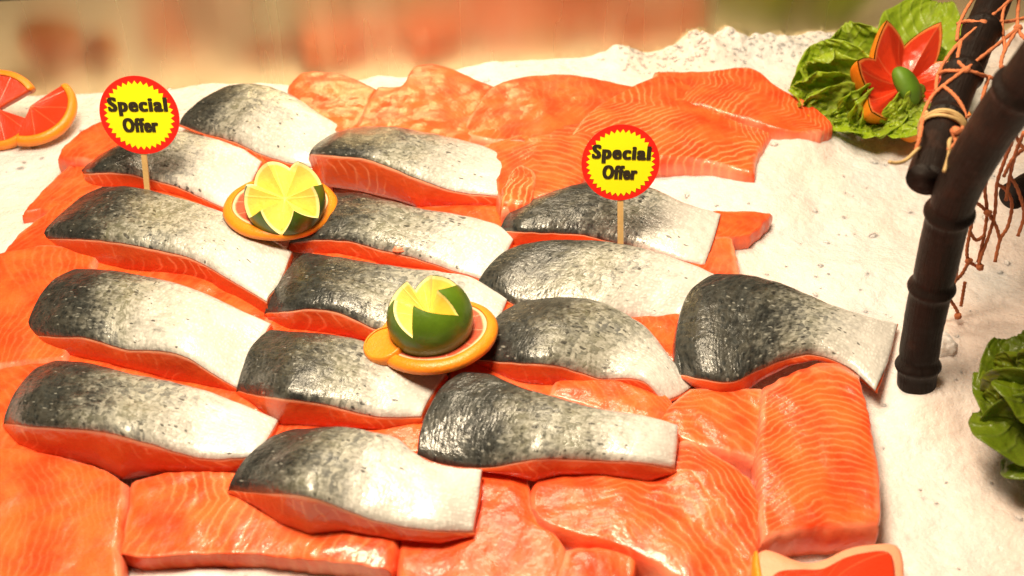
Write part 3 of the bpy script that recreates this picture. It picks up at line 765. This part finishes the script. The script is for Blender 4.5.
def slice_(label, center, R, th, axis, spin=0.0, arc=(0, 1), pulp=None, group='grapefruit slices', bend=0.0, name='grapefruit_slice'):
    root = thing(name, center, label, 'grapefruit slice', group); M = frame_from(axis, spin)
    pulp = pulp or GRAPE_PULP; full = arc == (0, 1); n = 96; sd = random.uniform(0, 30)
    m = n if full else n+1
    def pt(r, a, z):
        x, y = r*math.cos(a), r*math.sin(a); return M @ Vector((x, y, z+bend*(x*x-.3*R*R)/R + .0012*noise.noise(Vector((x*40, y*40, sd)))))
    # pulp: closed disc, domed edge left to the rind
    V, uv, Fc = [], [], []; rr = [max(.001, i/12)*.87*R for i in range(13)]
    for side in (1, -1):
        for r in rr:
            for k in range(m):
                f = arc[0]+(arc[1]-arc[0])*k/n; V.append(pt(r, 2*PI*f, side*th*.42)); uv.append((r/R, f))
    half = 13*m
    for s in range(2):
        for i in range(12):
            for k in range(n):
                a = s*half+i*m+k; b = s*half+i*m+(k+1) % m
                Fc.append((a, a+m, b+m, b) if s == 0 else (a, b, b+m, a+m))
    if not full:
        for i in range(12):
            Fc.append((i*m, half+i*m, half+(i+1)*m, (i+1)*m)); a = i*m+n; Fc.append((a, a+m, half+a+m, half+a))
    ob = mesh_obj('pulp', V, Fc, pulp, root, {'polar': uv}); fix_normals(ob)
    # rind: rounded ring
    V, Fc = [], []; prof = []
    for t in range(15):
        a = -PI*.62+2*PI*.62*t/14; prof.append((R*.86+R*.14*max(math.cos(a), -.25), th*.5*math.sin(a)*1.05))
    prof = [(R*.84, -th*.46)]+prof+[(R*.84, th*.46)]
    p_ = len(prof)
    for k in range(m):
        f = 2*PI*(arc[0]+(arc[1]-arc[0])*k/n)
        for r, z in prof: V.append(pt(r*(1+.008*noise.noise(Vector((math.cos(f)*2, math.sin(f)*2, sd)))), f, z))
    for k in range(n):
        for i in range(p_):
            a = k*p_+i; b = ((k+1) % m)*p_+i; a2 = k*p_+(i+1) % p_; b2 = ((k+1) % m)*p_+(i+1) % p_
            Fc.append((a, b, b2, a2))
    if not full: Fc += [tuple(range(p_)), tuple(n*p_+i for i in reversed(range(p_)))]
    ob = mesh_obj('rind', V, Fc, ORANGE_RIND, root); fix_normals(ob)
    return root
# yellow lime facing the camera on its slice
toC = lambda p: (CAM-p).normalized()
p1 = at_z(281, 207, .037)
slice_('grapefruit slice under the lime whose yellow cut faces forward', p1, .0560, .0115, Vector((.05, .06, 1)), .3)
l1 = at_z(285, 199, .060)
crown('cut_lime', 'zigzag cut lime half showing its whole yellow face, on the left slice', 'lime', l1, .0385, Vector((.0, -.42, 1)), 6, math.radians(-90), 36, -6, LIME_RIND, LIME_PULP, group='zigzag cut limes')
p2 = at_z(437, 335, .039)
slice_('grapefruit slice under the lime whose green rind faces forward', p2, .0520, .0115, Vector((-.12, .14, 1)), 1.0)
l2 = at_z(430, 318, .060)
crown('cut_lime', 'zigzag cut lime half showing mostly green rind, nearer the front', 'lime', l2, .0360, Vector((-.32, .06, 1)), 5, math.radians(-105), 58, 14, LIME_RIND, LIME_PULP, group='zigzag cut limes', skew=.14, pw=.85)
sc_ = at_z(386, 346, .041)
slice_('curled orange rind end of a second slice peeping out left of the green lime', sc_, .0190, .011, Vector((-.25, -.1, 1)), 0, pulp=ORANGE_RIND, group=None)
# top left grapefruit pieces
g1 = at_z(32, 109, .027)
slice_('red grapefruit wedge with orange rim lying on ice, upper left', g1, .050, .014, Vector((.1, -.45, 1)), 0, (-.27, .13), pulp=BLOOD_PULP)
g2 = at_z(-2, 110, .030)
slice_('pinkish grapefruit slice cut off by the left edge of the picture', g2, .048, .014, Vector((.15, -.75, .9)), 0, (.10, .95), pulp=BLOOD_PULP)

# bottom right grapefruit wedge
def wedge():
    root = thing('grapefruit_wedge', at_z(832, 585, 0), 'red grapefruit wedge with broad pale pith at the bottom right', 'grapefruit wedge'); base = root.location.copy()
    outer = [(754,620),(753,585),(757,556),(766,549),(800,561),(822,560),(845,549),(868,544),(896,543),(904,556),(905,585),(902,620)]
    inner = [(769,620),(769,590),(775,572),(798,568),(822,568),(846,556),(868,551),(888,550),(895,560),(897,590),(895,620)]
    def slab(name, pts, z0, z1, mat, smooth=False):
        q = [Vector(p) for p in pts]; n = len(q)
        pp = resample([tuple(p) for p in q]+[tuple(q[0])], 72)[:-1]; n = len(pp)
        T = [at_z(p.x, p.y, z1) for p in pp]; cen = sum(T, Vector())/n
        V = []; Fc = []; R_ = [(0.93, 0), (.98, -.0008), (1, -.003), (1, z0-z1)]
        for s, dz in R_:
            for p in T: 
                w = cen+(p-cen)*s; V.append(Vector((w.x, w.y, z1+dz+.001*noise.noise(w*40))))
        for i in range(len(R_)-1):
            for k in range(n): a, b = i*n+k, i*n+(k+1) % n; Fc.append((a, a+n, b+n, b))
        c0 = len(V); V.append(Vector((cen.x, cen.y, z1)))
        for k in range(n): Fc.append((c0, k, (k+1) % n))
        uv = []
        for v in V:
            d = v-cen; uv.append((.25+.5*d.length/.06, (math.atan2(d.y, d.x)/(2*PI)) % 1))
        ob = mesh_obj(name, V, Fc, mat, root, {'polar': uv}, origin=base); fix_normals(ob)
    slab('pith', outer, 0, .026, PITH)
    slab('pulp', inner, .02, .0285, BLOOD_PULP)
    # strip of orange rind showing at the left
    a = [at_z(x, y, .0265) for x, y in ((754,552),(753,565),(757,590),(760,618))]; b = [at_z(x, y, .0275) for x, y in ((758,553),(760,565),(764,590),(768,618))]
    V = []; Fc = []
    for p, q in zip(a, b): V += [p-Vector((.002, 0, .026)), p, p.lerp(q, .5)+Vector((0, 0, .0022)), q]
    for k in range(3):
        for i in range(3): A = k*4+i; Fc.append((A, A+1, A+5, A+4))
    ob = mesh_obj('rind', V, Fc, ORANGE_RIND, root, origin=base); fix_normals(ob)
PITH = mat_simple('grapefruit_pith', (.86, .34, .20), .45, .12, 60, .3, .001, sss=.2, sscale=.004)
wedge()

# ------------------------------------------------------------------ lettuce
def leaf_mesh(root, base, P0, P1, P2, side, W, cup, ruffle, seed, nrm_hint, mat=None):
    mat = mat or LEAF; nu, nv = 40, 40; V, uv, Fc = [], [], []
    for j in range(nv):
        v = j/(nv-1)
        c = P0*(1-v)**2+P1*2*v*(1-v)+P2*v*v; tg = ((P1-P0)*(1-v)+(P2-P1)*v).normalized()
        s = (side-tg*side.dot(tg)).normalized(); nm = s.cross(tg).normalized()
        if nm.dot(nrm_hint) < 0: nm = -nm
        w = W*(math.sin(PI*(.06+.90*v**.75))**.62)
        for i in range(nu):
            u = 2*i/(nu-1)-1; a = abs(u)
            q = Vector((u*2.2, v*2.6, seed))
            rf = ruffle*(a**2.2+max(0, v-.75)*2.0)*(noise.noise(Vector((v*6, u*1.2+v*3, seed)))*1.2+.55*math.sin(v*17+seed*3+u*3))
            wr = ruffle*.75*noise.noise(q*2.4)+ruffle*.35*noise.noise(q*6)
            p = c+s*(u*w*(1+.12*noise.noise(Vector((v*7, seed, u)))))+nm*(cup*u*u*w*1.1+rf+wr)
            V.append(p); uv.append((u, v))
    for j in range(nv-1):
        for i in range(nu-1): a = j*nu+i; Fc.append((a, a+1, a+nu+1, a+nu))
    ob = mesh_obj('leaf', V, Fc, mat, root, {'metric': uv}, origin=base)
    md = ob.modifiers.new('thickness', 'SOLIDIFY'); md.thickness = .0007
    return ob
def lettuce(label, leaves, base, mat=None):
    root = thing('lettuce', base, label, 'lettuce')
    for k, (p0, p1, p2, W, cup, rf) in enumerate(leaves):
        tg = (p2-p0); side = tg.cross(toC(p1)).normalized()
        leaf_mesh(root, base, p0, p1, p2, side, W, cup, rf, 1.7*k+.3, toC(p1), mat)
    return root
A = at_t
b0 = at_z(868, 112, .012)
lv = [  # back leaf, left fold, then frilly front ones
 (A(915,95,1.24), A(912,40,1.25), A(938,2,1.26), .056, .5, .006),
 (A(862,110,1.23), A(856,50,1.22), A(846,24,1.20), .056, .75, .007),
 (A(846,112,1.215), A(826,64,1.20), A(818,42,1.19), .048, .7, .007),
 (A(880,100,1.22), A(880,50,1.22), A(872,36,1.215), .034, .5, .005),
 (A(850,110,1.21), A(815,60,1.19), A(806,64,1.17), .038, .6, .008),
 (A(852,108,1.19), A(806,92,1.17), A(794,86,1.16), .034, .7, .009),
 (A(862,112,1.18), A(824,104,1.155), A(803,108,1.155), .028, .6, .009),
 (A(872,106,1.165), A(848,118,1.13), A(836,118,1.145), .026, .8, .010),
 (A(872,116,1.15), A(862,122,1.12), A(852,128,1.13), .026, .8, .008),
 (A(884,108,1.16), A(880,120,1.12), A(872,127,1.135), .026, .8, .008),
 (A(915,110,1.13), A(905,118,1.10), A(885,124,1.12), .026, .6, .007),
 (A(925,100,1.12), A(918,112,1.10), A(905,116,1.115), .022, .6, .006),
 (A(915,95,1.20), A(945,70,1.19), A(958,60,1.20), .030, .5, .006),
]
lettuce('bright green frilly lettuce at the top right, holding the grapefruit flower', lv, b0)
b1 = at_z(1045, 430, 0)
lv = [
 (A(1058,425,.80), A(1030,372,.77), A(1015,336,.79), .046, .6, .004),
 (A(1060,415,.79), A(1014,392,.755), A(990,368,.78), .036, .7, .004),
 (A(1060,425,.775), A(1010,410,.73), A(985,404,.765), .036, .8, .004),
 (A(1060,435,.77), A(1022,436,.725), A(1006,446,.76), .034, .7, .004),
 (A(1064,400,.77), A(1036,385,.715), A(1016,372,.745), .030, .7, .004)]
lettuce('darker green lettuce cut off by the right edge of the picture', lv, b1, DARK_LEAF)
gc = A(908, 84, 1.135)
def flower(label, center, R, axis, teeth, spin):
    root = thing('cut_grapefruit', center, label, 'grapefruit'); M = frame_from(axis, spin); n = teeth*24
    def rim(a):
        f = (a/(2*PI)*teeth) % 1.0; tr = 1-abs(2*f-1); k = int(a/(2*PI)*teeth) % teeth
        L = 1+.10*math.sin(k*2.3); r = R*(.66+.34*L*tr**1.0); z = R*(-.02+.36*L*tr)
        return Vector((r*math.cos(a), r*math.sin(a), z))
    V, uv, Fc = [], [], []; c0 = Vector((0, 0, -.10*R)); nr = 18
    for i in range(nr+1):
        q = max(.001, i/nr)
        for k in range(n):
            a = 2*PI*k/n; p = c0.lerp(rim(a), q); p.z -= .10*R*math.sin(PI*q); p += Vector((0, 0, .0009*noise.noise(p*260)))
            V.append(M @ p); uv.append((q*.97, k/n))
    for i in range(nr):
        for k in range(n): a, b = i*n+k, i*n+(k+1) % n; Fc.append((a, a+n, b+n, b))
    mesh_obj('pulp', V, Fc, BLOOD_PULP, root, {'polar': uv})
    V, Fc = [], []; ns = 22
    for i in range(ns+1):
        t = i/ns
        for k in range(n):
            a = 2*PI*k/n; r0 = rim(a); e = Vector((math.cos(a), math.sin(a), 0))
            r = r0.xy.length; ph = t*PI/2
            q = e*((r+R*.05*math.sin(PI*t))*math.cos(ph)+R*.02*(1-t)) + Vector((0, 0, r0.z+(-.72*R-r0.z)*math.sin(ph)))
            q *= 1+.012*noise.noise(q*45); V.append(M @ q)
    for i in range(ns):
        for k in range(n): a, b = i*n+k, i*n+(k+1) % n; Fc.append((a, b, b+n, a+n))
    ob = mesh_obj('rind', V, Fc, ORANGE_RIND, root); fix_normals(ob)
flower('red grapefruit cut into pointed petals on the top right lettuce', gc, .070, Vector((.10, -.80, 1)), 7, math.radians(-116))
# small green lime end in the heart of the flower
def lime_end():
    c = A(907, 85, 1.106); root_r = .0165
    bm = bmesh.new(); bmesh.ops.create_uvsphere(bm, u_segments=40, v_segments=28, radius=root_r)
    for v in bm.verts:
        z = v.co.z/root_r; v.co.z *= 1.45; v.co.x *= (.92+.12*z); v.co.y *= .7; v.co += v.co*.05*noise.noise(v.co*70)
    me = bpy.data.meshes.new('lime_end'); bm.to_mesh(me); bm.free(); me.materials.append(GREEN2); me.polygons.foreach_set('use_smooth', [True]*len(me.polygons))
    o = bpy.data.objects.new('lime_end', me); COL.objects.link(o); o.location = c; o.rotation_euler = (Vector((1, 0, 0))*.62-UP*.75+FW*.25).to_track_quat('Z', 'Y').to_euler(); tag(o, 'small plain green lime end set inside the red grapefruit flower', 'lime')
GREEN2 = mat_simple('green_lime_rind', (.10, .21, .010), .55, .25, 60, .3, .001)
lime_end()

# ------------------------------------------------------------------ bamboo, ties and net
def tube(path, radii, seg=14, caps=True, uvscale=1.0):
    n = len(path); V, uv, Fc = [], [], []; ref = None; acc = 0
    for i, p in enumerate(path):
        t = (path[min(n-1, i+1)]-path[max(0, i-1)]).normalized()
        if ref is None: ref = Vector((0, 0, 1)) if abs(t.z) < .9 else Vector((1, 0, 0))
        x = (ref-t*ref.dot(t)).normalized(); y = t.cross(x); ref = x
        if i: acc += (p-path[i-1]).length
        for k in range(seg):
            a = 2*PI*k/seg; V.append(p+(x*math.cos(a)+y*math.sin(a))*radii[i]); uv.append((k/seg, acc))
    for i in range(n-1):
        for k in range(seg): a, b = i*seg+k, i*seg+(k+1) % seg; Fc.append((a, b, b+seg, a+seg))
    if caps: Fc += [tuple(reversed(range(seg))), tuple((n-1)*seg+k for k in range(seg))]
    return V, uv, Fc
def spline(pts, per=10):
    ext = [pts[0]*2-pts[1]]+list(pts)+[pts[-1]*2-pts[-2]]; out = []
    for i in range(1, len(ext)-2):
        a, b, c, d = ext[i-1:i+3]
        for k in range(per):
            t = k/per; out.append(.5*((2*b)+(c-a)*t+(2*a-5*b+4*c-d)*t*t+(3*b-a-3*c+d)*t**3))
    out.append(pts[-1]); return out
def bamboo(label, pts, r, nodes, hollow=False):
    root = thing('bamboo_pole', pts[0], label, 'bamboo pole', 'black bamboo poles of the trellis'); base = Vector(pts[0])
    path = spline(pts, 40); L = [0]
    for i in range(1, len(path)): L.append(L[-1]+(path[i]-path[i-1]).length)
    dense = []; m = 260; j = 0
    for k in range(m+1):
        s = L[-1]*k/m
        while j < len(L)-2 and L[j+1] < s: j += 1
        dense.append(path[j].lerp(path[j+1], (s-L[j])/max(1e-9, L[j+1]-L[j])))
    def rad(f):
        x = r*(1+.03*noise.noise(Vector((f*14, r*900, 0)))+.012*noise.noise(Vector((f*60, r*900, 5))))
        for q in nodes:
            d = (f-q)*L[-1]; x += r*.17*math.exp(-(d/.0042)**2) - r*.05*math.exp(-((d-.008)/.003)**2)
        return x
    rr = [rad(k/m) for k in range(m+1)]
    if hollow:
        t0 = (dense[0]-dense[1]).normalized()
        ins = [dense[0]-t0*.03, dense[0]-t0*.001, dense[0]]
        dense = ins+dense[0:]; rr = [r*.62, r*.64, r*.72]+rr
    V, uv, Fc = tube(dense, rr, 36)
    ob = mesh_obj('pole', V, Fc, BAMBOO, root, {'metric': uv}, origin=base); fix_normals(ob) if not hollow else None
    return root, dense
pA = [A(915,402,.845), at_y(921,340,-.130), at_y(936,268,-.128), A(955,196,.715), A(990,132,.655), A(1034,72,.60), A(1090,0,.54)]
bamboo('thick black bamboo post rising from the ice at the right', pA, .0156, [.09, .285, .475, .80])
pB = [A(926,180,.715), A(948,112,.765), A(968,62,.80), A(992,6,.85), A(1012,-50,.90)]
bamboo('thinner black bamboo pole with open cut end, tied across the post', pB, .0138, [.22, .40, .60], hollow=True)
pC = [A(1012,196,.86), A(1040,180,.88), A(1075,165,.90)]
bamboo('short reddish brown bamboo end poking in at the right edge', pC, .012, [.5])

def tie(label, paths, r, mat, name, cat, group=None):
    V, Fc = [], []
    for pth in paths:
        v, uv, f = tube(spline(pth, 8), [r]*((len(pth)-1)*8+1), 8); o = len(V); V += v; Fc += [tuple(i+o for i in q) for q in f]
    base = V[0]; ob = mesh_obj(name, V, Fc, mat, None, origin=base); fix_normals(ob); return tag(ob, label, cat, group)
def ring(c, axis, r, turns, pitch, wob):
    M = frame_from(axis); out = []
    for k in range(int(turns*12)+1):
        a = 2*PI*k/12; out.append(c+M @ Vector((r*math.cos(a), r*math.sin(a), pitch*(k/12)+wob*noise.noise(Vector((k*.5, r*900, 0))))))
    return out
pbd = (pB[1]-pB[0]).normalized()
cT = pB[0].lerp(pB[1], .66)
ties = [ring(cT, pbd, .0156, 2.6, .0035, .0022), ring(cT+pbd*.004, pbd, .0166, 1.6, .004, .003),
        [cT+Vector((-.012, -.004, -.008)), A(917,150,.715), A(906,160,.71), A(897,163,.705), A(889,162,.703)],
        [cT+Vector((.012, -.006, 0)), A(950,140,.695), A(949,155,.69), A(944,172,.688)]]
tie('cream raffia tie wound round the thin bamboo pole end', ties, .0014, RAFFIA, 'raffia_tie', 'tie')

def on_pole(x, y, t):             # cords lie on the thin pole where they cross it
    ax = [(926,180,.715),(948,112,.765),(968,62,.80),(992,6,.85),(1012,-50,.90)]
    if y < 128:
        xa = interp(-y, [(-a[1], a[0]) for a in ax]); ta = interp(-y, [(-a[1], a[2]) for a in ax])
        d = abs(x-xa)*.92/FPX*ta; r = .0175
        if d < r: t = ta-1.12*math.sqrt(r*r-d*d)-.0015
        elif d < .05: t = ta-.0015+(d-r)*.35
    return A(x, y, t)
def P_(pts): return [on_pole(*p) for p in spline([Vector(p) for p in pts], 8)]
front = -.030
cords = [
 [(978,-8,1.02),(966,10,.97),(959,26,.93),(957,40,.90)],
 [(957,24,.93),(968,21,.93),(983,23,.92),(1002,22,.96),(1016,20,1.0),(1040,14,1.04)],
 [(1020,-8,1.03),(1000,9,.97),(983,23,.92),(961,41,.86),(947,58,.82),(938,75,.80),(936,90,.79)],
 [(1018,28,.97),(992,49,.87),(966,69,.81),(943,86,.765),(931,98,.745),(924,114,.73),(920,136,.72),(916,150,.72)],
 [(937,75,.80),(945,71,.80),(957,71,.80),(969,71,.805),(989,77,.85),(1006,79,.88),(1030,54,.92)],
 [(1006,79,.88),(994,91,.86),(984,104,.85),(978,118,.84)],
 [(1018,28,.97),(1005,50,.94),(1001,66,.92),(1006,79,.88)],
 [(1019,-5,1.0),(1018,28,.97),(1030,44,.97)],
 [(989,77,.86),(984,92,.88),(981,108,.88)],
 [(952,130,.70),(960,132,.69),(962,124,.70),(950,118,.71),(938,112,.72)],
 [(952,130,.70),(956,142,.69),(948,150,.69)],
 # hanging part behind the post
 [(1012,142,.80),(1004,162,.82),(997,184,.84),(995,212,.86),(990,232,.87),(982,254,.875),(978,267,.88)],
 [(972,200,.85),(981,206,.855),(988,213,.86),(992,217,.86)],
 [(990,170,.83),(985,188,.84),(987,211,.86),(984,236,.87),(978,262,.88)],
 [(974,212,.85),(970,232,.86),(967,250,.87),(969,261,.88),(980,268,.885),(983,269,.885)],
 [(962,240,.855),(958,262,.865),(955,281,.87),(948,296,.88),(944,312,.89)],
 [(948,297,.88),(955,307,.885),(960,317,.89)],
 [(965,282,.88),(963,294,.885),(961,306,.89)],
 [(1024,132,.78),(1016,152,.80),(1010,176,.83),(1006,200,.85)],
 [(1022,150,.80),(1012,160,.81),(1004,176,.83)],
 [(1006,79,.88),(1014,96,.90),(1012,120,.90),(1018,140,.90),(1030,156,.9)],
 [(1001,66,.93),(1012,74,.93),(1030,82,.93)],
 [(997,184,.84),(1006,190,.85),(1012,204,.86),(1008,226,.87),(1000,240,.875),(995,262,.88)],
 [(988,213,.86),(996,226,.87),(1000,240,.875)],
 [(1010,176,.83),(1018,190,.84),(1024,214,.86),(1018,236,.87)],
 [(970,232,.86),(976,240,.865),(984,236,.87)],
 [(955,281,.87),(962,274,.875),(969,261,.876)],
 [(1020,-6,1.0),(1006,4,1.0),(1002,22,.97),(1005,50,.95)],
 [(966,69,.808),(958,60,.83),(961,41,.86)],
 [(943,86,.765),(953,94,.77),(962,106,.775),(966,118,.76)],
]
knots = [(983,23,.918),(966,70,.805),(1006,79,.875),(988,213,.856),(980,267,.88),(948,297,.877),(969,261,.876),(958,316,.888),(1018,28,.965),(957,131,.69)]
V, Fc = [], []
def app(v, f):
    o = len(V); V.extend(v); Fc.extend([tuple(i+o for i in q) for q in f])
for c in cords:
    pts = P_(c)
    rr = [.0015*(1+.18*math.sin(k*2.4)) for k in range(len(pts))]
    v, uv, f = tube(pts, rr, 8); app(v, f)
for x, y, t in knots:
    c = on_pole(x, y, t); bm = bmesh.new(); bmesh.ops.create_icosphere(bm, subdivisions=2, radius=.0034)
    for q in bm.verts: q.co *= 1+.35*noise.noise(q.co*400+c*50)
    bm.verts.index_update(); app([c+q.co for q in bm.verts], [tuple(w.index for w in f.verts) for f in bm.faces]); bm.free()
base = Vector(V[0]); net = mesh_obj('fishing_net', V, Fc, CORD, None, origin=base); fix_normals(net)
tag(net, 'orange knotted fishing net draped over the bamboo poles', 'net')

# ------------------------------------------------------------------ light
w = bpy.data.worlds.new('World'); S.world = w; w.use_nodes = True
bg = w.node_tree.nodes['Background']; bg.inputs[0].default_value = (.55, .42, .22, 1); bg.inputs[1].default_value = .14
def area(name, loc, target, size, energy, col, sy=None):
    l = bpy.data.lights.new(name, 'AREA'); l.energy = energy; l.color = col; l.size = size
    if sy: l.shape = 'RECTANGLE'; l.size_y = sy
    o = bpy.data.objects.new(name, l); COL.objects.link(o); o.location = loc
    o.rotation_euler = (Vector(target)-Vector(loc)).to_track_quat('-Z', 'Y').to_euler(); return o
area('display_lamp', (-.17, -.18, 1.08), (-.06, 0, 0), .34, 27, (1, .82, .57))
area('counter_lamp', (-.05, .43, 1.0), (-.05, .05, 0), .5, 7.5, (1, .82, .57), .14)

S.view_settings.view_transform = 'Standard'; S.view_settings.look = 'None'; S.view_settings.exposure = 0; S.view_settings.gamma = 1
S.cycles.max_bounces = 6; S.cycles.use_denoising = True
